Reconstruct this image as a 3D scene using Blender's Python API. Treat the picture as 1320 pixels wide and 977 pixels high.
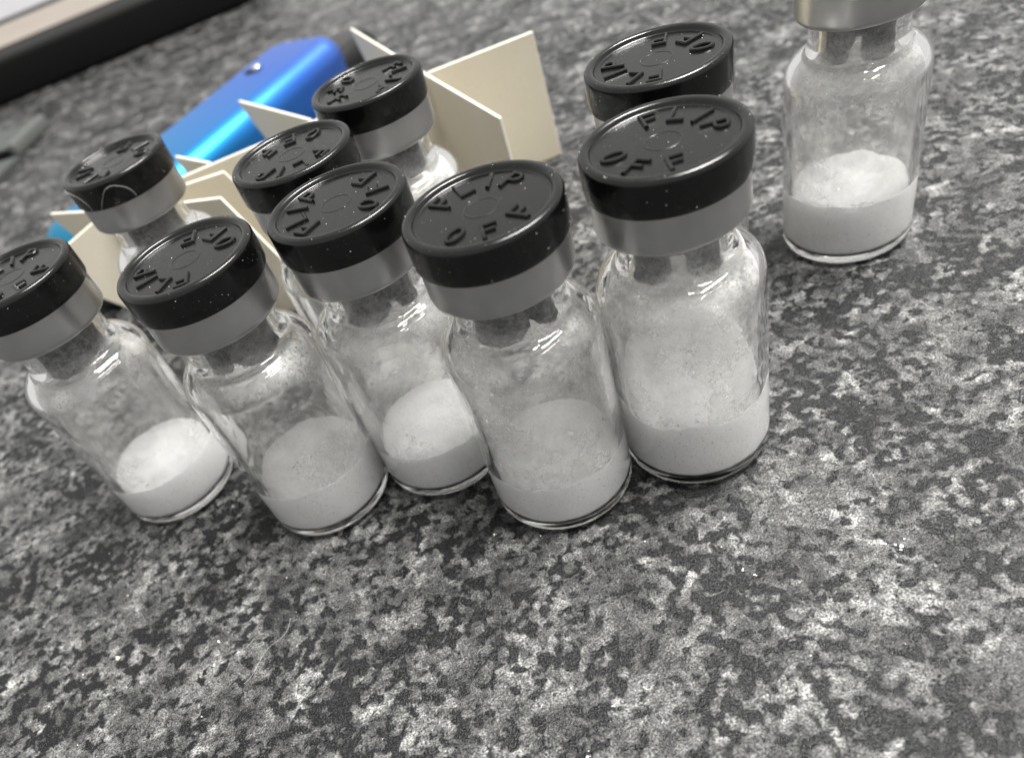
import bpy, bmesh, math, random
from mathutils import Vector, Matrix, noise as mnoise

# ------------------------------------------------------------------ scene, camera, light
for o in list(bpy.data.objects):
    bpy.data.objects.remove(o)
SC = bpy.context.scene
COL = SC.collection
MM = 0.001                                   # everything below is written in millimetres
R = math.radians
random.seed(7)

W, H, FPX, CX, CY = 1320.0, 977.0, 980.31, 615.45, 615.44
PITCH, ROLL, CAM_H = R(44.7676), R(-23.2960), 66.045
cam_d = bpy.data.cameras.new('camera')
cam = bpy.data.objects.new('camera', cam_d)
COL.objects.link(cam)
fwd = Vector((0, math.cos(PITCH), -math.sin(PITCH)))
rgt = Vector((1, 0, 0))
up = rgt.cross(fwd)
cr = math.cos(ROLL) * rgt + math.sin(ROLL) * up
cu = -math.sin(ROLL) * rgt + math.cos(ROLL) * up
m = Matrix.Identity(4)
for i in range(3):
    m[i][0], m[i][1], m[i][2] = cr[i], cu[i], -fwd[i]
m[2][3] = CAM_H * MM
cam.matrix_world = m
cam_d.sensor_fit = 'HORIZONTAL'
cam_d.sensor_width = 36.0
cam_d.lens = 36.0 * FPX / W
cam_d.shift_x = (W / 2 - CX) / W
cam_d.shift_y = (CY - H / 2) / W
cam_d.clip_start = 0.001
cam_d.clip_end = 20.0
cam_d.dof.use_dof = True
cam_d.dof.focus_distance = 0.076
cam_d.dof.aperture_fstop = 27.0
SC.camera = cam

world = bpy.data.worlds.new('World')
SC.world = world
world.use_nodes = True
bg = world.node_tree.nodes['Background']
bg.inputs[0].default_value = (1.0, 0.99, 0.97, 1)
bg.inputs[1].default_value = 0.75


def tube_light(name, loc, power, length=1.2, width=0.07):
    d = bpy.data.lights.new(name, 'AREA')
    d.shape = 'RECTANGLE'
    d.size = width
    d.size_y = length
    d.energy = power
    d.color = (1.0, 0.985, 0.955)
    o = bpy.data.objects.new(name, d)
    COL.objects.link(o)
    o.location = loc
    return o


# twin fluorescent tubes on the ceiling, up and to the right of the vials
for k in (-1, 1):
    tl_ = tube_light('ceiling_tube', (0.705 + 0.12 * k, 0.10 - 0.12 * k, 1.76), 74.0)
    tl_.rotation_euler[2] = R(-44)

SC.view_settings.view_transform = 'Standard'
SC.view_settings.look = 'None'
SC.view_settings.exposure = 0.0
SC.view_settings.gamma = 1.0
SC.view_settings.use_curve_mapping = False
SC.render.engine = 'CYCLES'
cy = SC.cycles
cy.max_bounces = 20
cy.transmission_bounces = 16
cy.transparent_max_bounces = 24
cy.glossy_bounces = 8
cy.diffuse_bounces = 5
cy.sample_clamp_indirect = 40.0
cy.blur_glossy = 0.5
cy.use_denoising = True
try:
    cy.denoiser = 'OPENIMAGEDENOISE'
    cy.denoising_input_passes = 'RGB_ALBEDO_NORMAL'
    cy.denoising_prefilter = 'ACCURATE'
except Exception:
    pass


# ------------------------------------------------------------------ helpers
def link(o, parent=None):
    COL.objects.link(o)
    if parent is not None:
        o.parent = parent
    return o


def mesh_obj(name, me, mat, parent=None):
    if mat is not None and not me.materials:
        me.materials.append(mat)
    return link(bpy.data.objects.new(name, me), parent)


def to_mesh(name, verts, faces, smooth=True, angle=35):
    me = bpy.data.meshes.new(name)
    me.from_pydata([(x * MM, y * MM, z * MM) for x, y, z in verts], [], faces)
    bm = bmesh.new()
    bm.from_mesh(me)
    bmesh.ops.recalc_face_normals(bm, faces=bm.faces)
    bm.to_mesh(me)
    bm.free()
    if smooth:
        for p in me.polygons:
            p.use_smooth = True
        me.set_sharp_from_angle(angle=R(angle))
    me.update()
    return me


def empty(name, loc, rz=0.0):
    o = bpy.data.objects.new(name, None)
    o.empty_display_size = 0.005
    link(o)
    o.location = [c * MM for c in loc]
    o.rotation_euler[2] = rz
    return o


def tag(o, label, cat, group=None):
    o['label'] = label
    o['category'] = cat
    if group:
        o['group'] = group
    return o


def lathe(prof, n=96, closed=False, flip=False):
    """prof: (r, z) points; r == 0 becomes a pole."""
    V, F, rings = [], [], []
    for r, z in prof:
        if r < 1e-6:
            rings.append([len(V)])
            V.append((0, 0, z))
        else:
            rings.append(list(range(len(V), len(V) + n)))
            for i in range(n):
                a = 2 * math.pi * i / n
                V.append((r * math.cos(a), r * math.sin(a), z))
    pairs = list(zip(rings, rings[1:]))
    if closed:
        pairs.append((rings[-1], rings[0]))
    for a, b in pairs:
        for i in range(n):
            j = (i + 1) % n
            if len(a) == 1 and len(b) == 1:
                continue
            if len(a) == 1:
                F.append((a[0], b[i], b[j]))
            elif len(b) == 1:
                F.append((a[i], a[j], b[0]))
            else:
                F.append((a[i], a[j], b[j], b[i]))
    return V, F


def arc(cx_, cz, r, a0, a1, n):
    return [(cx_ + r * math.cos(R(a0 + (a1 - a0) * i / n)), cz + r * math.sin(R(a0 + (a1 - a0) * i / n)))
            for i in range(n + 1)]


def prism(poly, p0, p1, t):
    """A sheet t thick standing on the line p0-p1; poly is (s, z) with s in mm from p0."""
    d = Vector((p1[0] - p0[0], p1[1] - p0[1], 0)).normalized()
    nrm = Vector((-d.y, d.x, 0)) * (t / 2)
    base = Vector((p0[0], p0[1], 0))
    n = len(poly)
    V = []
    for sgn in (-1, 1):
        for s, z in poly:
            q = base + d * s + nrm * sgn
            V.append((q.x, q.y, z))
    F = [tuple(range(n - 1, -1, -1)), tuple(range(n, 2 * n))]
    for i in range(n):
        j = (i + 1) % n
        F.append((i, j, n + j, n + i))
    return V, F


# ------------------------------------------------------------------ node helpers
class NT:
    def __init__(self, name):
        self.mat = bpy.data.materials.new(name)
        self.mat.use_nodes = True
        self.t = self.mat.node_tree
        self.t.nodes.clear()
        self.out = self.t.nodes.new('ShaderNodeOutputMaterial')
        self._c = None

    def n(self, typ, **kw):
        nd = self.t.nodes.new(typ)
        for k, v in kw.items():
            if k.startswith('i_'):
                nd.inputs[k[2:].replace('_', ' ')].default_value = v
            else:
                setattr(nd, k, v)
        return nd

    def l(self, a, b):
        self.t.links.new(a, b)

    def coord(self):
        """object coordinates in millimetres"""
        if self._c is None:
            tc = self.n('ShaderNodeTexCoord')
            mp = self.n('ShaderNodeMapping')
            mp.inputs['Scale'].default_value = (1000, 1000, 1000)
            self.l(tc.outputs['Object'], mp.inputs['Vector'])
            self._c = mp.outputs['Vector']
        return self._c

    def noise(self, scale, detail=4, rough=0.55, dist=0.0, vec=None, w=None):
        nd = self.n('ShaderNodeTexNoise')
        if w is not None:
            nd.noise_dimensions = '4D'
            self.l(w, nd.inputs['W'])
        nd.inputs['Scale'].default_value = scale
        nd.inputs['Detail'].default_value = detail
        nd.inputs['Roughness'].default_value = rough
        nd.inputs['Distortion'].default_value = dist
        self.l(vec if vec is not None else self.coord(), nd.inputs['Vector'])
        return nd.outputs['Fac']

    def ramp(self, fac, stops, interp='LINEAR'):
        nd = self.n('ShaderNodeValToRGB')
        nd.color_ramp.interpolation = interp
        el = nd.color_ramp.elements
        while len(el) < len(stops):
            el.new(0.5)
        for e, (p, c) in zip(el, stops):
            e.position = p
            e.color = (c, c, c, 1) if isinstance(c, (int, float)) else (*c, 1)
        self.l(fac, nd.inputs['Fac'])
        return nd.outputs['Color']

    def math(self, op, a, b=None, clamp=False):
        nd = self.n('ShaderNodeMath', operation=op)
        nd.use_clamp = clamp
        for i, x in enumerate((a, b)):
            if x is None:
                continue
            if isinstance(x, (int, float)):
                nd.inputs[i].default_value = x
            else:
                self.l(x, nd.inputs[i])
        return nd.outputs[0]

    def mix(self, fac, a, b, blend='MIX'):
        nd = self.n('ShaderNodeMix', data_type='RGBA', blend_type=blend)
        for s, x in ((nd.inputs['Factor'], fac), (nd.inputs[6], a), (nd.inputs[7], b)):
            if isinstance(x, (int, float)):
                s.default_value = x if s.type == 'VALUE' else (x, x, x, 1)
            elif isinstance(x, tuple):
                s.default_value = (*x, 1)
            else:
                self.l(x, s)
        return nd.outputs[2]

    def bump(self, h, strength, dist):
        nd = self.n('ShaderNodeBump')
        nd.inputs['Strength'].default_value = strength
        nd.inputs['Distance'].default_value = dist
        self.l(h, nd.inputs['Height'])
        return nd.outputs['Normal']

    def bsdf(self, color=0.5, rough=0.5, metal=0.0, spec=0.5, normal=None, **kw):
        nd = self.n('ShaderNodeBsdfPrincipled')
        for key, x in (('Base Color', color), ('Roughness', rough), ('Metallic', metal), ('Specular IOR Level', spec)):
            s = nd.inputs[key]
            if isinstance(x, (int, float)):
                s.default_value = (x, x, x, 1) if s.type == 'RGBA' else x
            elif isinstance(x, tuple):
                s.default_value = (*x, 1)
            else:
                self.l(x, s)
        if normal is not None:
            self.l(normal, nd.inputs['Normal'])
        for k, v in kw.items():
            nd.inputs[k.replace('_', ' ')].default_value = v
        return nd.outputs[0]

    def done(self, sh):
        self.l(sh, self.out.inputs['Surface'])
        return self.mat

    def random(self):
        oi = self.n('ShaderNodeObjectInfo')
        return self.math('MULTIPLY', oi.outputs['Random'], 40.0)


# ------------------------------------------------------------------ materials
def m_worktop():
    t = NT('speckled_laminate')
    warp = t.n('ShaderNodeTexNoise')
    warp.inputs['Scale'].default_value = 0.9
    warp.inputs['Detail'].default_value = 2.0
    t.l(t.coord(), warp.inputs['Vector'])
    va = t.n('ShaderNodeVectorMath', operation='MULTIPLY_ADD')
    va.inputs[1].default_value = (0.8, 0.8, 0)
    t.l(warp.outputs['Color'], va.inputs[0])
    t.l(t.coord(), va.inputs[2])
    v = va.outputs[0]
    big = t.noise(0.08, 2, 0.5, vec=v)
    mid = t.noise(0.17, 3, 0.5, vec=v)
    part = t.noise(0.52, 2, 0.5, vec=v)
    fine = t.noise(1.5, 2, 0.55, vec=v)
    # grey ground mottle
    h = t.math('ADD', t.math('MULTIPLY', mid, 0.42), t.math('ADD', t.math('MULTIPLY', part, 0.34), t.math('MULTIPLY', fine, 0.24)))
    ground = t.ramp(h, [(0.38, 0.026), (0.46, 0.055), (0.53, 0.098), (0.59, 0.18), (0.68, 0.37)])
    # pale flecks
    fl = t.noise(0.6, 2, 0.5, vec=v)
    flm = t.math('MULTIPLY', t.ramp(fl, [(0.53, 0.0), (0.74, 0.75)]), t.ramp(mid, [(0.40, 0.0), (0.62, 0.9)]))
    c = t.mix(flm, ground, (0.47, 0.47, 0.46))
    # charcoal blots in drifts
    bl = t.noise(0.72, 2.0, 0.5, vec=v)
    drift = t.math('ADD', t.math('MULTIPLY', t.math('SUBTRACT', big, 0.5), 0.55), t.math('MULTIPLY', t.math('SUBTRACT', t.noise(0.24, 2, 0.5), 0.5), 0.50))
    bd = t.math('ADD', bl, drift)
    c = t.mix(t.ramp(bd, [(0.42, 0.0), (0.56, 0.6)]), c, (0.022, 0.023, 0.024))
    blm = t.ramp(bd, [(0.49, 0.0), (0.58, 1.0)], 'EASE')
    sp = t.ramp(t.noise(1.7, 1.5, 0.5, vec=v), [(0.60, 0.0), (0.68, 0.85)], 'EASE')
    blm = t.math('MAXIMUM', blm, sp)
    c = t.mix(t.math('MULTIPLY', blm, 0.95), c, (0.0050, 0.0054, 0.0060))
    # printed grain
    g = t.noise(4.6, 2, 0.7)
    c = t.mix(1.0, c, t.ramp(g, [(0.34, 0.15), (0.5, 0.9), (0.66, 2.1)]), 'MULTIPLY')
    tint = t.mix(1.0, c, (0.80, 0.797, 0.782), 'MULTIPLY')
    # moulded pebble finish
    b1 = t.noise(4.2, 2, 0.6)
    b2 = t.noise(9.0, 1, 0.5)
    bm_ = t.math('ADD', b1, t.math('MULTIPLY', b2, 0.4))
    nrm = t.bump(bm_, 1.0, 0.00014)
    rg = t.ramp(t.noise(3.0, 2), [(0.35, 0.14), (0.65, 0.34)])
    return t.done(t.bsdf(tint, rg, 0.0, 0.22, nrm))


def m_glass():
    t = NT('clear_glass')
    g = t.n('ShaderNodeBsdfGlass')
    g.inputs['IOR'].default_value = 1.48
    g.inputs['Roughness'].default_value = 0.0
    g.inputs['Color'].default_value = (0.992, 0.992, 0.99, 1)
    w = t.noise(0.35, 1, 0.5)
    t.l(t.bump(w, 0.12, 0.0002), g.inputs['Normal'])
    return t.done(g.outputs[0])


def m_powder():
    t = NT('white_freeze_dried_powder')
    w = t.random()
    sp = t.noise(5.5, 2, 0.6, w=w)
    spots = t.ramp(sp, [(0.315, 0.25), (0.355, 1.0)])
    pat = t.ramp(t.noise(0.5, 3, 0.5, w=w), [(0.3, (0.93, 0.925, 0.91)), (0.7, (0.97, 0.965, 0.955))])
    c = t.mix(0.8, pat, spots, 'MULTIPLY')
    n_ = t.bump(t.noise(3.0, 4, 0.7, w=w), 0.8, 0.0004)
    return t.done(t.bsdf(c, 0.95, 0, 0.1, n_, Subsurface_Weight=1.0, Subsurface_Radius=(1.0, 1.0, 0.97), Subsurface_Scale=0.0016))


def m_residue():
    """powder dusted on the inside of the glass: gaps are clear, specks are solid"""
    t = NT('powder_residue')
    w = t.random()
    at = t.n('ShaderNodeAttribute', attribute_type='OBJECT', attribute_name='dusting')
    big = t.noise(0.22, 3, 0.55, w=w)
    fine = t.noise(3.2, 3, 0.7, w=w)
    a = t.ramp(big, [(0.38, 0.14), (0.51, 0.55), (0.62, 1.0)])
    pep = t.ramp(t.noise(6.5, 2, 0.6, w=w), [(0.33, 0.25), (0.42, 1.0)])
    b = t.math('MULTIPLY', t.ramp(fine, [(0.34, 0.45), (0.46, 0.85), (0.60, 1.0)]), pep)
    sz = t.n('ShaderNodeSeparateXYZ')
    t.l(t.coord(), sz.inputs[0])
    hz = t.ramp(t.math('DIVIDE', sz.outputs[2], 30.0, clamp=True), [(0.22, 0.95), (0.38, 0.62), (0.62, 0.55), (0.73, 1.0), (0.81, 1.2), (0.88, 0.85)])
    a = t.math('MULTIPLY', a, hz)
    side = t.math('ADD', t.math('MULTIPLY', sz.outputs[1], 0.07), 1.0)
    a = t.math('MULTIPLY', a, side)
    fac = t.math('MULTIPLY', t.math('MULTIPLY', a, b), at.outputs['Fac'], clamp=True)
    fac = t.math('MINIMUM', fac, 0.94)
    d = t.n('ShaderNodeBsdfDiffuse')
    d.inputs['Color'].default_value = (0.97, 0.965, 0.95, 1)
    tr = t.n('ShaderNodeBsdfTranslucent')
    tr.inputs['Color'].default_value = (0.97, 0.965, 0.95, 1)
    m1 = t.n('ShaderNodeMixShader')
    m1.inputs[0].default_value = 0.45
    t.l(d.outputs[0], m1.inputs[1])
    t.l(tr.outputs[0], m1.inputs[2])
    tp = t.n('ShaderNodeBsdfTransparent')
    m2 = t.n('ShaderNodeMixShader')
    t.l(fac, m2.inputs[0])
    t.l(tp.outputs[0], m2.inputs[1])
    t.l(m1.outputs[0], m2.inputs[2])
    return t.done(m2.outputs[0])


def m_cap():
    t = NT('black_moulded_plastic')
    w = t.random()
    sm = t.ramp(t.noise(0.35, 3, 0.6, w=w), [(0.35, 0.17), (0.68, 0.30)])
    dust = t.ramp(t.noise(9.0, 1, 0.5, w=w), [(0.74, 0.0), (0.80, 0.5)])
    c = t.mix(dust, (0.0025, 0.0025, 0.0025), (0.30, 0.29, 0.27))
    n_ = t.bump(t.noise(0.9, 3, 0.6, w=w), 0.12, 0.00006)
    return t.done(t.bsdf(c, sm, 0, 0.45, n_))


def m_alu():
    t = NT('satin_aluminium')
    tc = t.coord()
    mp = t.n('ShaderNodeMapping')
    mp.inputs['Scale'].default_value = (5.0, 5.0, 0.25)
    t.l(tc, mp.inputs['Vector'])
    br = t.noise(1.4, 3, 0.6, vec=mp.outputs[0])
    rg = t.ramp(br, [(0.3, 0.285), (0.7, 0.325)])
    c = t.ramp(t.noise(0.25, 2), [(0.3, (0.46, 0.46, 0.455)), (0.7, (0.54, 0.54, 0.535))])
    return t.done(t.bsdf(c, rg, 1.0, 0.5, t.bump(br, 0.03, 0.00001)))


def m_rubber():
    t = NT('grey_rubber_dusted')
    w = t.random()
    d = t.ramp(t.noise(2.2, 4, 0.75, w=w), [(0.42, 0.0), (0.66, 0.75)])
    c = t.mix(d, (0.055, 0.055, 0.058), (0.45, 0.445, 0.44))
    return t.done(t.bsdf(c, 0.75, 0, 0.3))


def m_card():
    t = NT('cream_card')
    f = t.noise(2.5, 4, 0.65)
    b = t.noise(0.06, 2, 0.5)
    c = t.mix(0.5, t.ramp(f, [(0.35, (0.60, 0.55, 0.44)), (0.65, (0.67, 0.625, 0.515))]),
              t.ramp(b, [(0.35, (0.61, 0.56, 0.45)), (0.65, (0.68, 0.635, 0.525))]))
    return t.done(t.bsdf(c, 0.72, 0, 0.3, t.bump(f, 0.15, 0.00005)))


def m_card_edge():
    t = NT('cut_card_edge')
    return t.done(t.bsdf(t.ramp(t.noise(3.0, 3), [(0.3, (0.66, 0.63, 0.56)), (0.7, (0.74, 0.715, 0.65))]), 0.9, 0, 0.2))


def m_anodised():
    t = NT('blue_anodised_metal')
    tc = t.coord()
    sx = t.n('ShaderNodeSeparateXYZ')
    t.l(tc, sx.inputs[0])
    p = t.math('DIVIDE', t.math('ADD', sx.outputs[0], 30.0), 95.0, clamp=True)
    c = t.ramp(p, [(0.0, (0.030, 0.31, 0.53)), (0.40, (0.035, 0.29, 0.74)), (0.72, (0.06, 0.21, 0.76)), (1.0, (0.12, 0.22, 0.70))])
    rg = t.ramp(t.noise(4.0, 2), [(0.3, 0.32), (0.7, 0.42)])
    return t.done(t.bsdf(c, rg, 1.0, 0.5, t.bump(t.noise(6.0, 2), 0.1, 0.00003)))


def m_plain(name, c, rough, metal=0.0, spec=0.5, var=0.12, scale=0.8):
    t = NT(name)
    if isinstance(c, (int, float)):
        c = (c, c, c)
    lo = tuple(x * (1 - var) for x in c)
    hi = tuple(min(1, x * (1 + var)) for x in c)
    col = t.ramp(t.noise(scale, 3, 0.6), [(0.3, lo), (0.7, hi)])
    return t.done(t.bsdf(col, rough, metal, spec))


def m_woven():
    t = NT('woven_grey_webbing')
    wv = t.n('ShaderNodeTexWave', wave_type='BANDS', bands_direction='X')
    wv.inputs['Scale'].default_value = 0.55
    wv.inputs['Distortion'].default_value = 0.6
    t.l(t.coord(), wv.inputs['Vector'])
    c = t.ramp(wv.outputs['Fac'], [(0.2, (0.030, 0.032, 0.032)), (0.8, (0.07, 0.075, 0.073))])
    return t.done(t.bsdf(c, 0.8, 0, 0.3, t.bump(wv.outputs['Fac'], 0.5, 0.0004)))


M_TOP, M_GLASS, M_POW, M_RES, M_CAP = m_worktop(), m_glass(), m_powder(), m_residue(), m_cap()
M_ALU, M_RUB, M_CARD, M_EDGE, M_BLUE, M_WEB = m_alu(), m_rubber(), m_card(), m_card_edge(), m_anodised(), m_woven()
M_BLACK = m_plain('black_plastic', 0.004, 0.5, 0, 0.15)
M_MOUTH = m_plain('smoky_dark_plastic', (0.010, 0.010, 0.010), 0.3, 0, 0.3)
M_STEEL = m_plain('bright_steel', (0.80, 0.80, 0.80), 0.2, 1.0)
M_CRUMB = m_plain('powder_crumb', (0.86, 0.85, 0.82), 0.9, 0, 0.2)
M_AMBER = m_plain('cream_crumb', (0.78, 0.70, 0.52), 0.7, 0, 0.3)
M_FIBRE = m_plain('pale_lint', (0.40, 0.395, 0.38), 0.8, 0, 0.2)
M_BEIGE = m_plain('beige_panel', (0.17, 0.148, 0.126), 0.5, 0, 0.4, 0.06, 0.05)
M_PALE = m_plain('pale_grey_panel', (0.21, 0.206, 0.218), 0.4, 0, 0.4, 0.05, 0.05)
M_STRAPEND = m_plain('pale_ribbed_trim', (0.10, 0.104, 0.097), 0.6)

# ------------------------------------------------------------------ worktop
V = [(-900, -300, 0), (900, -300, 0), (900, 1500, 0), (-900, 1500, 0),
     (-900, -300, -30), (900, -300, -30), (900, 1500, -30), (-900, 1500, -30)]
F = [(0, 1, 2, 3), (7, 6, 5, 4), (0, 4, 5, 1), (1, 5, 6, 2), (2, 6, 7, 3), (3, 7, 4, 0)]
top = mesh_obj('worktop', to_mesh('worktop', V, F, smooth=False), M_TOP)
top['kind'] = 'structure'
top['label'] = 'charcoal and grey speckled laminate worktop'

# ------------------------------------------------------------------ vial geometry (shared meshes)
RB, RI = 7.93, 6.93          # body outer / inner radius
ZS, RN, RNI = 21.9, 5.25, 3.75   # shoulder start, neck outer / inner radius
ZK, ZC, ZT = 28.68, 32.31, 36.0  # crimp bottom, cap bottom, cap top
RC, RK = 7.18, 6.86


def glass_mesh():
    p = [(0, 0.04), (3.0, 0.038), (5.0, 0.024), (RB - 1.5 - 0.3, 0.006), (RB - 1.5, 0.0)]
    p += arc(RB - 1.5, 1.5, 1.5, -85, 0, 12)
    for z in (3, 6, 9, 12, 15, 18, 20.5):
        p.append((RB, z))
    p += arc(RB - 3.0, ZS, 3.0, 0, 66, 12)
    r1, z1 = p[-1]
    p += [(r1 - 0.5, z1 + 0.19), (RN + 0.30, z1 + 0.62), (RN + 0.05, z1 + 1.25), (RN, z1 + 2.0), (RN, 29.4),
          (5.6, 29.8), (6.4, 30.2), (6.45, 31.5), (6.2, 31.9), (RNI + 0.2, 31.9), (RNI, 31.6), (RNI, 26.6)]
    inner = arc(RB - 3.0 - 0.25, ZS - 0.55, 2.25, 66, 0, 10)
    p += [(RNI + 0.06, 25.4), (RNI + 0.35, 24.7)] + [(inner[0][0] - 0.4, inner[0][1] + 0.12)] + inner
    for z in (18, 14, 10, 6, 3):
        p.append((RI, z))
    p += arc(RI - 1.0, 1.950, 1.0, 0, -86, 8)
    p += [(3.2, 0.95), (0, 0.95)]
    V, F = lathe(p, 128)
    return to_mesh('glass_body', V, F, angle=60)


INNER = arc(RB - 3.0 - 0.25, ZS - 0.55, 2.25, 66, 0, 10)


def crimp_mesh():
    p = [(5.32, 29.05), (5.9, 28.86)]
    p += arc(RK - 0.75, ZK + 0.75, 0.75, -90, 0, 8)
    p += [(RK, 30.5), (RK - 0.01, 31.6), (RK - 0.02, ZC + 0.12), (4.6, ZC + 0.14), (4.55, ZC - 0.16), (6.55, ZC - 0.2), (6.55, 29.5), (5.32, 29.25)]
    V, F = lathe(p, 128, closed=True)
    return to_mesh('crimp_seal', V, F, angle=40)


def cap_mesh():
    z0 = ZC + 0.15
    p = [(0, z0), (RC - 0.35, z0), (RC - 0.12, z0 + 0.06), (RC - 0.03, z0 + 0.3), (RC, z0 + 1.2), (RC, ZT - 0.95)]
    p += arc(RC - 0.62, ZT - 0.55, 0.62, 0, 50, 6)
    p += [(RC - 0.36, ZT - 0.045), (RC - 0.52, ZT)]
    p += [(RC - 0.80, ZT - 0.02), (RC - 0.97, ZT - 0.12), (RC - 1.05, ZT - 0.34), (RC - 1.12, ZT - 0.46), (RC - 1.3, ZT - 0.50), (RC - 1.42, ZT - 0.50)]
    p += [(3.4, ZT - 0.50), (1.75, ZT - 0.50), (1.62, ZT - 0.50), (1.58, ZT - 0.49), (1.53, ZT - 0.455), (1.50, ZT - 0.455), (1.45, ZT - 0.49), (1.41, ZT - 0.50), (1.28, ZT - 0.50), (0.7, ZT - 0.50), (0, ZT - 0.50)]
    V, F = lathe(p, 128)
    return to_mesh('flip_cap', V, F, angle=50)


def stopper_mesh():
    V, F = [], []
    # plug with two legs split by a slot
    def ring(z, r, n=40):
        return [(r * math.cos(2 * math.pi * i / n), r * math.sin(2 * math.pi * i / n), z) for i in range(n)]
    v, f = lathe([(0, 31.9), (6.2, 31.9), (6.2, 32.05), (0, 32.05)], 48)
    V += v
    F += f
    k = len(V)
    v, f = lathe([(0, 27.3), (RNI - 0.02, 27.3), (RNI - 0.02, 31.89), (0, 31.89)], 48)
    V += v
    F += [tuple(i + k for i in q) for q in f]
    for s in (-1, 1):
        n = 20
        out, inn = [], []
        for i in range(n + 1):
            a = R(-78 + 156 * i / n)
            out.append((s * 3.66 * math.cos(a), 3.66 * math.sin(a)))
            inn.append((s * max(0.62, 1.9 * math.cos(a)), 2.6 * math.sin(a)))
        loop = out + inn[::-1]
        k = len(V)
        L = len(loop)
        for z, sc, rise in ((23.2, 0.90, 1.0), (24.0, 1.0, 0.8), (27.29, 1.0, 0.0)):
            for q, (x, y) in enumerate(loop):
                e = abs((q if q <= n else L - 1 - q) / n * 2 - 1)
                V.append((x * sc, y * sc, z + rise * 1.7 * e ** 3))
        for a in range(2):
            for i in range(L):
                j = (i + 1) % L
                F.append((k + a * L + i, k + a * L + j, k + (a + 1) * L + j, k + (a + 1) * L + i))
        for i in range(n):
            F.append((k + i, k + i + 1, k + L - 2 - i, k + L - 1 - i))
    return to_mesh('stopper', V, F, angle=40)


def residue_mesh(z0):
    p = [(RI - 0.04, z0 - 0.2)]
    z = z0 + 1
    while z < INNER[-1][1] - 0.3:
        p.append((RI - 0.04, z))
        z += 2.5
    p += [(r - 0.035, z - 0.03) for r, z in INNER[::-1]]
    p += [(RNI + 0.30, 24.6), (RNI + 0.02, 25.4), (RNI - 0.01, 26.5), (RNI - 0.01, 29.0)]
    V, F = lathe(p, 72)
    return to_mesh('residue', V, F, angle=80)


def powder_mesh(h, seed, rough=0.25, crater=0.0, tilt=(0.0, 0.0), bank=0.0, bank_dir=0.0):
    """cake of powder that fills the base of the vial up to h"""
    rng = random.Random(seed)
    off = Vector((rng.uniform(0, 50), rng.uniform(0, 50), rng.uniform(0, 50)))
    n, rad = 96, [0.6, 1.2, 1.8, 2.4, 3.0, 3.6, 4.2, 4.8, 5.3, 5.8, 6.2, 6.55, 6.8, RI + 0.05]
    RP = RI + 0.05

    def top_z(x, y):
        r = math.hypot(x, y) / RP
        q = Vector((x, y, 0))
        z = h + tilt[0] * x / RP + tilt[1] * y / RP
        z += rough * (mnoise.noise(q * 0.30 + off) * 1.1 + mnoise.noise(q * 0.9 + off) * 0.5 + mnoise.noise(q * 2.6 + off) * 0.22)
        if crater:
            z -= crater * (1 - min(1, max(0, (r - 0.55) / 0.33))) * (0.8 + 0.2 * mnoise.noise(q * 0.5 + off * 2))
        if bank:
            a = math.atan2(y, x) - bank_dir
            z += bank * (0.5 + 0.5 * math.cos(a)) ** 2 * r ** 1.8
        return z

    V = [(0, 0, 0)]
    V[0] = (0, 0, top_z(0, 0))
    F, prev = [], None
    for r in rad:
        cur = []
        for i in range(n):
            a = 2 * math.pi * i / n
            x, y = r * math.cos(a), r * math.sin(a)
            cur.append(len(V))
            V.append((x, y, top_z(x, y)))
        for i in range(n):
            j = (i + 1) % n
            F.append((0, cur[i], cur[j]) if prev is None else (prev[i], prev[j], cur[j], cur[i]))
        prev = cur
    side = [(RP, 4.0), (RP, 2.6)] + arc(RI - 1.0, 2.000, 1.0, 0, -86, 8) + [(3.2, 1.000)]
    for r, z in side:
        cur = []
        for i in range(n):
            a = 2 * math.pi * i / n
            cur.append(len(V))
            V.append((r * math.cos(a), r * math.sin(a), z))
        for i in range(n):
            j = (i + 1) % n
            F.append((prev[i], prev[j], cur[j], cur[i]))
        prev = cur
    c = len(V)
    V.append((0, 0, 1))
    for i in range(n):
        F.append((prev[i], prev[(i + 1) % n], c))
    return to_mesh('powder', V, F, angle=70)


# raised letters: strokes with a softened section
def stroke(V, F, pts, w, h, closed=False):
    n = len(pts)
    P = [Vector((x, y)) for x, y in pts]
    sec = [(-w / 2, -0.05), (-w / 2 * 0.86, h * 0.62), (-w / 2 * 0.45, h), (w / 2 * 0.45, h), (w / 2 * 0.86, h * 0.62), (w / 2, -0.05)]
    rings = []
    for i in range(n):
        a = P[(i - 1) % n] if (closed or i > 0) else None
        b = P[(i + 1) % n] if (closed or i < n - 1) else None
        d1 = (P[i] - a).normalized() if a is not None else None
        d2 = (b - P[i]).normalized() if b is not None else None
        d = ((d1 or Vector((0, 0))) + (d2 or Vector((0, 0)))).normalized()
        nn = Vector((-d.y, d.x))
        k = 1.0
        if d1 is not None and d2 is not None:
            k = 1.0 / max(0.5, nn.dot(Vector((-d2.y, d2.x))))
        ext = Vector((0, 0))
        if a is None:
            ext = -d * w * 0.4
        if b is None:
            ext = d * w * 0.4
        ring = []
        for s, z in sec:
            q = P[i] + nn * s * k + ext
            ring.append(len(V))
            V.append((q.x, q.y, z))
        rings.append(ring)
    m_ = n if closed else n - 1
    for i in range(m_):
        a, b = rings[i], rings[(i + 1) % n]
        for j in range(len(sec) - 1):
            F.append((a[j], a[j + 1], b[j + 1], b[j]))
    if not closed:
        F.append(tuple(rings[0]))
        F.append(tuple(reversed(rings[-1])))


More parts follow.
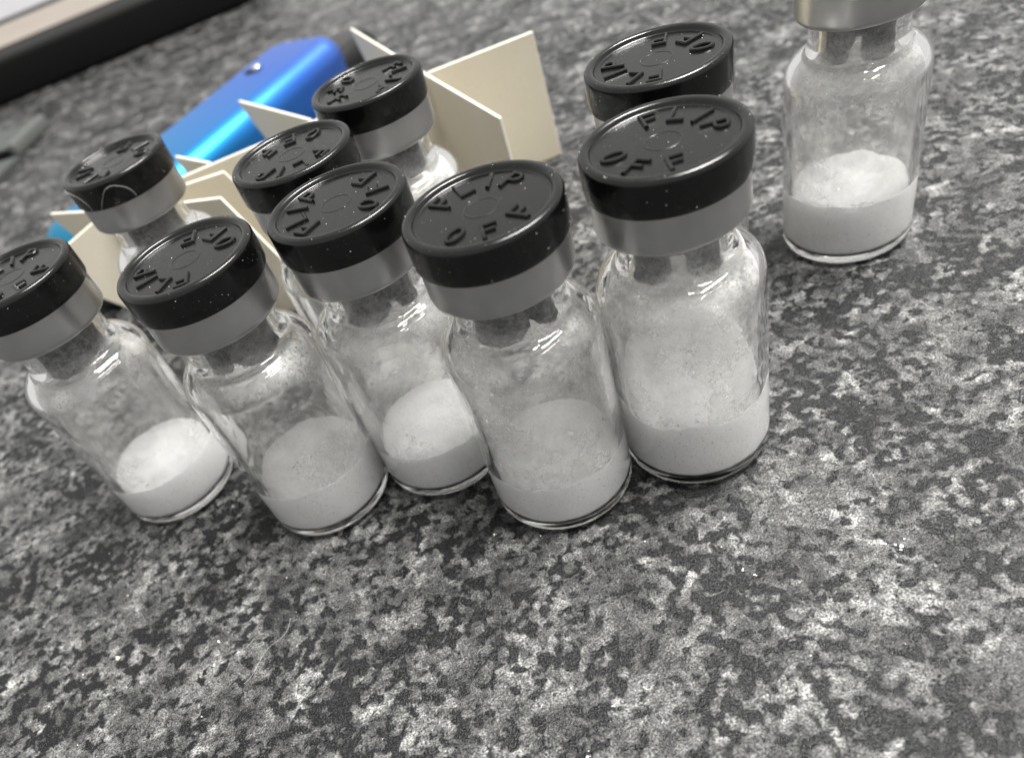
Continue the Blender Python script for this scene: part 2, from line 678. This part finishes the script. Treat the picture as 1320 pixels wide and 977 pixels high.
def letter_mesh(ch):
    V, F = [], []
    w, h = 0.40, 0.27
    if ch == 'F':
        stroke(V, F, [(0.62, 1.0), (-0.5, 1.0), (-0.5, -1.0)], w, h)
        stroke(V, F, [(-0.45, 0.08), (0.42, 0.08)], w, h - 0.012)
    elif ch == 'L':
        stroke(V, F, [(-0.5, 1.0), (-0.5, -1.0), (0.62, -1.0)], w, h)
    elif ch == 'I':
        stroke(V, F, [(0, 1.0), (0, -1.0)], w, h)
    elif ch == 'P':
        loop = [(-0.5, 1.0), (0.1, 1.0)] + [(0.1 + 0.52 * math.sin(R(a)), 0.48 + 0.52 * math.cos(R(a))) for a in range(20, 180, 20)] + [(0.1, -0.04), (-0.45, -0.04)]
        stroke(V, F, loop, w, h - 0.012)
        stroke(V, F, [(-0.5, 1.0), (-0.5, -1.0)], w, h)
    elif ch == 'O':
        stroke(V, F, [(0.62 * math.cos(R(a)), 1.0 * math.sin(R(a))) for a in range(0, 360, 18)], w, h, closed=True)
    return to_mesh('letter_' + ch, V, F, angle=30)


ME_GLASS, ME_CRIMP, ME_CAP, ME_STOP = glass_mesh(), crimp_mesh(), cap_mesh(), stopper_mesh()
ME_LET = {c: letter_mesh(c) for c in 'FLIPO'}
LETTERS = [('F', 143, 1), ('L', 110, 1), ('I', 77, 1), ('P', 46, 1), ('O', -125, -1), ('F', -84, -1), ('F', -40, -1)]


def speck(V, F, p, s, rng):
    k = len(V)
    ax = [Vector((rng.gauss(0, 1), rng.gauss(0, 1), rng.gauss(0, 1))).normalized() for _ in range(6)]
    V.extend([tuple(Vector(p) + a * s * rng.uniform(0.6, 1.2)) for a in
              (Vector((1, 0, 0)), Vector((-1, 0, 0)), Vector((0, 1, 0)), Vector((0, -1, 0)), Vector((0, 0, 1)), Vector((0, 0, -1)))])
    for f in ((0, 2, 4), (2, 1, 4), (1, 3, 4), (3, 0, 4), (2, 0, 5), (1, 2, 5), (3, 1, 5), (0, 3, 5)):
        F.append(tuple(k + i for i in f))


def dust_mesh(seed, n_top, n_side):
    rng = random.Random(seed)
    V, F = [], []
    for _ in range(n_top):
        if rng.random() < 0.55:
            r, z = RC - rng.uniform(0.15, 0.8), ZT - 0.03
        else:
            r, z = 5.8 * math.sqrt(rng.random()), ZT - 0.49
        a = rng.uniform(0, 2 * math.pi)
        speck(V, F, (r * math.cos(a), r * math.sin(a), z), rng.choice((0.018, 0.022, 0.03, 0.045)), rng)
    for _ in range(n_side):
        a = rng.uniform(0, 2 * math.pi)
        z = rng.uniform(ZC + 0.5, ZT - 0.6)
        speck(V, F, (RC * math.cos(a), RC * math.sin(a), z), rng.choice((0.016, 0.02, 0.028, 0.04)), rng)
    return to_mesh('dust', V, F, smooth=False)


def make_vial(xy, rot, label, powder, dusting, dust=(40, 40), seed=1):
    root = empty('glass_vial', (xy[0], xy[1], 0.02))
    tag(root, label, 'vial', 'black capped glass vials of white powder')
    g = mesh_obj('glass_body', ME_GLASS, M_GLASS, root)
    res = mesh_obj('residue', residue_mesh(powder['h']), M_RES, g)
    res['dusting'] = float(dusting) * 1.3
    res['kind'] = 'stuff'
    res.rotation_euler[2] = math.sin(seed * 2.1) * 0.7
    pw = mesh_obj('powder', powder_mesh(seed=seed, **powder), M_POW, root)
    st = mesh_obj('stopper', ME_STOP, M_RUB, root)
    st.rotation_euler[2] = math.atan2(-xy[1], -xy[0]) - R(90) + R((0, 40, -35, 25, 28, 3, 60, -6, 20, -50, 30)[seed])
    mesh_obj('crimp_seal', ME_CRIMP, M_ALU, root)
    cap = mesh_obj('flip_cap', ME_CAP, M_CAP, root)
    cap.rotation_euler[2] = R(rot)
    for ch, ang, out in LETTERS:
        le = mesh_obj('letter', ME_LET[ch], M_CAP, cap)
        le.location = (4.25 * MM * math.cos(R(ang)), 4.25 * MM * math.sin(R(ang)), (ZT - 0.505) * MM)
        le.scale = (1.0, 1.0, 1.0)
        le.rotation_euler[2] = R(ang - 90 if out > 0 else ang + 90)
    if dust[0]:
        d = mesh_obj('dust', dust_mesh(seed * 11, *dust), M_CRUMB, cap)
        d['kind'] = 'stuff'
    return root


VIALS = [
    ((-38.91, 89.05), 20, 'leftmost glass vial, its black cap cut off by the left picture edge', dict(h=6.8, rough=0.25), 0.55, (25, 30), 1),
    ((-17.88, 74.68), 122.8, 'vial second from the left in the front row, powder hazy behind dusty glass', dict(h=7.5, rough=0.30), 0.75, (40, 40), 2),
    ((-2.08, 72.78), 75.5, 'vial third from the left in front, set back with its bright powder top showing', dict(h=6.9, rough=0.22), 0.55, (40, 40), 3),
    ((9.32, 60.31), -14.2, 'front centre vial with FLIP OFF upright on its cap and dusty streaked glass', dict(h=7.1, rough=0.35), 0.95, (50, 60), 4),
    ((25.16, 58.5), -62.6, 'vial at the right end of the front row, glass heavily coated with speckled powder', dict(h=8.6, rough=0.6, bank=8.0, bank_dir=1.35), 1.0, (45, 25), 5),
    ((32.2, 74.2), 99.2, 'vial mostly hidden behind the right front vial, only its black cap showing', dict(h=6.5, rough=0.3), 1.0, (40, 40), 6),
    ((59.74, 81.98), 30, 'vial standing alone at the far right, its cap cut off by the picture top', dict(h=8.3, rough=0.35, crater=1.1), 0.6, (20, 20), 7),
    ((-4.83, 89.48), 169.6, 'vial whose black cap peeks out directly behind the third front vial', dict(h=6.2, rough=0.3), 0.7, (35, 30), 8),
    ((6.51, 101.67), -120.5, 'rear vial with its cap in front of the tall cream card flaps', dict(h=6.4, rough=0.3), 1.3, (15, 10), 9),
    ((-28.1, 113.13), 109.8, 'rear left vial with a lint fibre on its cap, near the blue device', dict(h=6.3, rough=0.3), 0.9, (15, 15), 10),
]
for args in VIALS:
    xy, rot, label, powder, dusting, dust, seed = args
    make_vial(xy, rot, label, powder, dusting, dust, seed)

# ------------------------------------------------------------------ folded card divider
CARD_T, CH = 0.42, 22.0
div = empty('card_divider', (0, 140, 0))
tag(div, 'cream folded card divider with pointed flaps standing behind the vials', 'card divider')


def card(name, p0, p1, poly):
    v, f = prism(poly, (p0[0], p0[1] - 140), (p1[0], p1[1] - 140), CARD_T)
    me = to_mesh(name, v, f, smooth=False)
    me.materials.append(M_CARD)
    me.materials.append(M_EDGE)
    for i, p in enumerate(me.polygons):
        p.material_index = 0 if i < 2 else 1
    o = mesh_obj(name, me, None, div)
    bv = o.modifiers.new('bevel', 'BEVEL')
    bv.width = 0.08 * MM
    bv.segments = 1
    return o


def dist(a, b):
    return math.hypot(a[0] - b[0], a[1] - b[1])


def wing(p0, p1, slant=16, drop=0.0):
    """flap that ends in a point: the lower corner is cut away"""
    L = dist(p0, p1)
    a = max(0.3, L - slant)
    if L > slant:
        poly = [(0.3, 0), (a, 0), (L, CH - 1.2 - drop), (L - 0.15, CH - drop), (0.3, CH)]
    else:
        poly = [(0.3, 0), (0.6, 0), (L, CH - 1.0 - drop), (L - 0.15, CH - drop), (0.3, CH)]
    return card('flap', p0, p1, poly)


N0, N1, N2, N3 = (19.1, 139.5), (-1.9, 140.5), (-20.7, 140.5), (-41.4, 140.5)
card('spine', N3, N0, [(0, 0), (dist(N3, N0), 0), (dist(N3, N0), CH), (0, CH)])
wing(N0, (13.0, 184.0), 15)
wing((N1[0], N1[1] + 0.3), (-13.9, 168.0), 18)
wing((N2[0], N2[1] + 0.3), (-27.5, 152.0), 12)
wing((N3[0], N3[1] + 0.3), (-52.1, 150.1), 13.6)
R1, R2, L3, L4 = (38.6, 137.6), (23.4, 109.7), (-18.7, 134.5), (-19.9, 124.5)
card('flap', (N0[0] + 0.3, N0[1]), R1, [(0.1, 0), (dist(N0, R1), 0), (dist(N0, R1) - 0.5, CH), (0.1, CH)])
card('flap', (N0[0], N0[1] - 0.3), R2, [(0.1, 0), (dist(N0, R2), 0), (dist(N0, R2) - 0.4, CH), (0.1, CH)])
card('flap', (N3[0], N3[1] - 0.3), L3, [(0.5, 0), (dist(N3, L3) + 5, 0), (dist(N3, L3) + 4, 12), (dist(N3, L3), CH), (0.5, CH)])
card('flap', (N3[0], N3[1] - 0.6), L4, [(0.5, 0), (dist(N3, L4) + 6, 0), (dist(N3, L4) + 5, 11), (dist(N3, L4), CH), (0.5, CH)])
card('flap', N3, (-55.0, 136.6), [(0.4, 0), (2.5, 0), (14.3, 17.5), (14.0, 18.6), (0.4, CH - 0.6)])

# ------------------------------------------------------------------ blue handheld device
dev = empty('handheld_device', (-28.7, 177.1, 0.05), math.atan2(0.73, 0.68))
tag(dev, 'blue metallic handheld device with dark end lying behind the card divider', 'device')


def rounded_bar(x0, x1, y0, y1, z0, z1, re, rp, nseg=8, npl=10):
    """bar with plan corners rp and rounded long edges re"""
    def plan(inset):
        pts = []
        rr = max(0.2, rp - inset)
        for cx_, cy_, a0 in ((x1 - inset - rr, y1 - inset - rr, 0), (x0 + inset + rr, y1 - inset - rr, 90), (x0 + inset + rr, y0 + inset + rr, 180), (x1 - inset - rr, y0 + inset + rr, 270)):
            for i in range(npl + 1):
                a = R(a0 + 90 * i / npl)
                pts.append((cx_ + rr * math.cos(a), cy_ + rr * math.sin(a)))
        return pts
    lev = [(re * (1 - math.sin(R(90 * i / nseg))), z0 + re * (1 - math.cos(R(90 * i / nseg)))) for i in range(nseg + 1)]
    lev += [(re * (1 - math.sin(R(90 * i / nseg))), z1 - re * (1 - math.cos(R(90 * i / nseg)))) for i in range(nseg, -1, -1)]
    V, F, prev = [], [], None
    for ins, z in lev:
        pl = plan(ins)
        cur = list(range(len(V), len(V) + len(pl)))
        V += [(x, y, z) for x, y in pl]
        if prev:
            n = len(cur)
            for i in range(n):
                j = (i + 1) % n
                F.append((prev[i], prev[j], cur[j], cur[i]))
        else:
            F.append(tuple(reversed(cur)))
        prev = cur
    F.append(tuple(prev))
    return V, F


v, f = rounded_bar(-32, 60, -3.0, 22.0, 0, 14.5, 5.0, 8.0)
body = mesh_obj('casing', to_mesh('casing', v, f, angle=45), M_BLUE, dev)
v, f = rounded_bar(55, 77, 0.0, 16.0, 0.6, 9.0, 3.5, 4.5)
mesh_obj('mouthpiece', to_mesh('mouthpiece', v, f, angle=45), M_MOUTH, dev)
v, f = rounded_bar(-36, -30, -1.5, 20.5, 0.8, 13.0, 3.5, 5.0)
mesh_obj('end_cap', to_mesh('end_cap', v, f, angle=45), M_BLACK, dev)
# small button in a dark dimple on the upper face
v, f = lathe([(0, 14.56), (2.4, 14.56), (2.4, 14.60), (0, 14.60)], 32)
b = mesh_obj('button_well', to_mesh('button_well', v, f), M_BLACK, dev)
b.location = (39.6 * MM, 12.9 * MM, 0)
v, f = lathe([(0, 14.61), (1.35, 14.61), (1.3, 15.1), (0.9, 15.45), (0, 15.6)], 24)
b2 = mesh_obj('button', to_mesh('button', v, f), M_STEEL, dev)
b2.location = (40.3 * MM, 12.4 * MM, 0)

# ------------------------------------------------------------------ black edged slab device at the upper left
tab = empty('tablet', (-110, 374, 0.05), R(-3))
tag(tab, 'thick black edged tablet with beige face at the upper left corner', 'tablet')
v, f = rounded_bar(-200, 108, 0, 220, 0, 15, 2.0, 12.0, 5, 8)
mesh_obj('case', to_mesh('case', v, f, angle=45), M_BLACK, tab)
v, f = rounded_bar(-196, 98, 22, 80, 15.0, 15.5, 0.2, 3.0, 2, 4)
mesh_obj('face_panel', to_mesh('face_panel', v, f, smooth=False), M_BEIGE, tab)
v, f = rounded_bar(-196, 98, 98, 214, 15.0, 15.5, 0.2, 3.0, 2, 4)
mesh_obj('face_panel', to_mesh('face_panel', v, f, smooth=False), M_PALE, tab)

# ------------------------------------------------------------------ grey strap at the left edge
strap = empty('webbing_strap', (-97, 290, 0.05), R(69))
tag(strap, 'grey woven strap with pale ribbed end at the left edge', 'strap')


def ribbon(prof, y0, y1, t):
    """strip following (x, z) points, from y0 to y1, t thick"""
    V, F, n = [], [], len(prof)
    for i, (x, z) in enumerate(prof):
        V += [(x, y0, z), (x, y1, z), (x, y0, z + t), (x, y1, z + t)]
    for i in range(n - 1):
        a, b_ = 4 * i, 4 * (i + 1)
        F += [(a, b_, b_ + 1, a + 1), (a + 2, a + 3, b_ + 3, b_ + 2), (a, a + 2, b_ + 2, b_), (a + 1, b_ + 1, b_ + 3, a + 3)]
    F += [(0, 1, 3, 2), (4 * n - 4, 4 * n - 2, 4 * n - 1, 4 * n - 3)]
    return V, F


v, f = ribbon([(-26, 0.2), (-18, 0.3), (-10, 0.3), (-4, 0.2)], -3, 60, 1.6)
mesh_obj('webbing', to_mesh('webbing', v, f, angle=30), M_WEB, strap)
v, f = ribbon([(0, 2.4), (8, 2.6), (16, 2.6), (23, 2.2)], 2.6, 60, 1.2)
mesh_obj('webbing', to_mesh('webbing', v, f, angle=30), M_WEB, strap)
V, F = [], []
for i in range(22):
    x0 = 0 + i * 1.05
    k = len(V)
    vv, ff = rounded_bar(x0, x0 + 0.9, 0.0, 2.6, 0.4, 4.6, 0.3, 0.3, 2, 2)
    V += vv
    F += [tuple(j + k for j in q) for q in ff]
mesh_obj('ribbed_end', to_mesh('ribbed_end', V, F, angle=40), M_STRAPEND, strap)


# ------------------------------------------------------------------ lint and crumbs
def fibre(name, pts, r, label):
    o_ = Vector(pts[0])
    cv = bpy.data.curves.new(name, 'CURVE')
    cv.dimensions = '3D'
    sp = cv.splines.new('NURBS')
    sp.points.add(len(pts) - 1)
    for q, p in zip(sp.points, pts):
        d = (Vector(p) - o_) * MM
        q.co = (d.x, d.y, d.z, 1)
    sp.use_endpoint_u = True
    sp.order_u = 4
    cv.bevel_depth = r * MM
    cv.bevel_resolution = 2
    cv.resolution_u = 6
    tmp = bpy.data.objects.new(name, cv)
    COL.objects.link(tmp)
    dg = bpy.context.evaluated_depsgraph_get()
    me = bpy.data.meshes.new_from_object(tmp.evaluated_get(dg))
    bpy.data.objects.remove(tmp)
    for p in me.polygons:
        p.use_smooth = True
    me.materials.clear()
    o = mesh_obj(name, me, M_FIBRE)
    o.location = o_ * MM
    tag(o, label, 'lint')
    return o


fibre('lint_fibre', [(-34.6, 109.2, 35.6), (-33.5, 107.9, 35.2), (-32.6, 107.2, 34.2), (-32.3, 107.1, 32.7), (-33.34, 108.0, 31.02), (-32.05, 106.95, 31.57), (-31.08, 106.4, 32.84), (-30.44, 106.1, 33.69), (-29.61, 105.9, 34.63), (-29.09, 105.8, 35.04), (-28.4, 105.75, 35.17),
                     (-27.89, 105.75, 35.05), (-26.87, 105.85, 34.51), (-26.19, 106.0, 33.72), (-26.15, 106.0, 32.79)], 0.022, 'thin pale looped fibre clinging to the rear left vial cap')
fibre('lint_fibre', [(-26.1, 57.5, 0.1), (-26.5, 55.4, 0.12), (-28.3, 55.2, 0.2), (-30.0, 54.2, 0.12), (-31.3, 51.7, 0.1), (-32.3, 51.5, 0.1)], 0.014, 'thin pale curved fibre lying on the worktop below the vials')

rng = random.Random(21)
spots = [(32.9, 36.7, .22), (34.2, 35.6, .26), (20.4, 40.0, .15), (21.1, 39.0, .13), (3.9, 54.1, .12), (-0.8, 57.0, .14), (13.6, 47.8, .12), (-47.2, 72.0, .12), (-35.0, 58.6, .16), (-0.8, 29.0, .15), (3.1, 32.4, .13),
         (20.0, 43.4, .1), (38.4, 50.3, .1), (-52.5, 62.3, .12), (-56.6, 59.8, .12), (34.9, 36.2, .12), (32.0, 37.3, .12), (-37.4, 49.7, .1), (20.9, 29.4, .1), (-25.9, 63.7, .12)]
for _ in range(130):
    spots.append((rng.uniform(-70, 75), rng.uniform(10, 100), rng.choice((.03, .04, .05, .07))))
V, F = [], []
for x, y, s in spots:
    speck(V, F, (x, y, s * 0.5), s, rng)
    if s > 0.12:
        for _ in range(2):
            speck(V, F, (x + rng.uniform(-s, s) * 1.6, y + rng.uniform(-s, s) * 1.6, s * 0.35), s * 0.6, rng)
cb = mesh_obj('powder_crumbs', to_mesh('powder_crumbs', V, F, smooth=False), M_CRUMB)
tag(cb, 'tiny white powder crumbs scattered over the worktop', 'crumbs')
cb['kind'] = 'stuff'
V, F = [], []
speck(V, F, (0, 0, 0.22), 0.34, random.Random(4))
gr = mesh_obj('grain', to_mesh('grain', V, F, smooth=False), M_AMBER)
gr.location = (-47.9 * MM, 62.4 * MM, 0)
tag(gr, 'single cream coloured grain on the worktop at the lower left', 'grain')
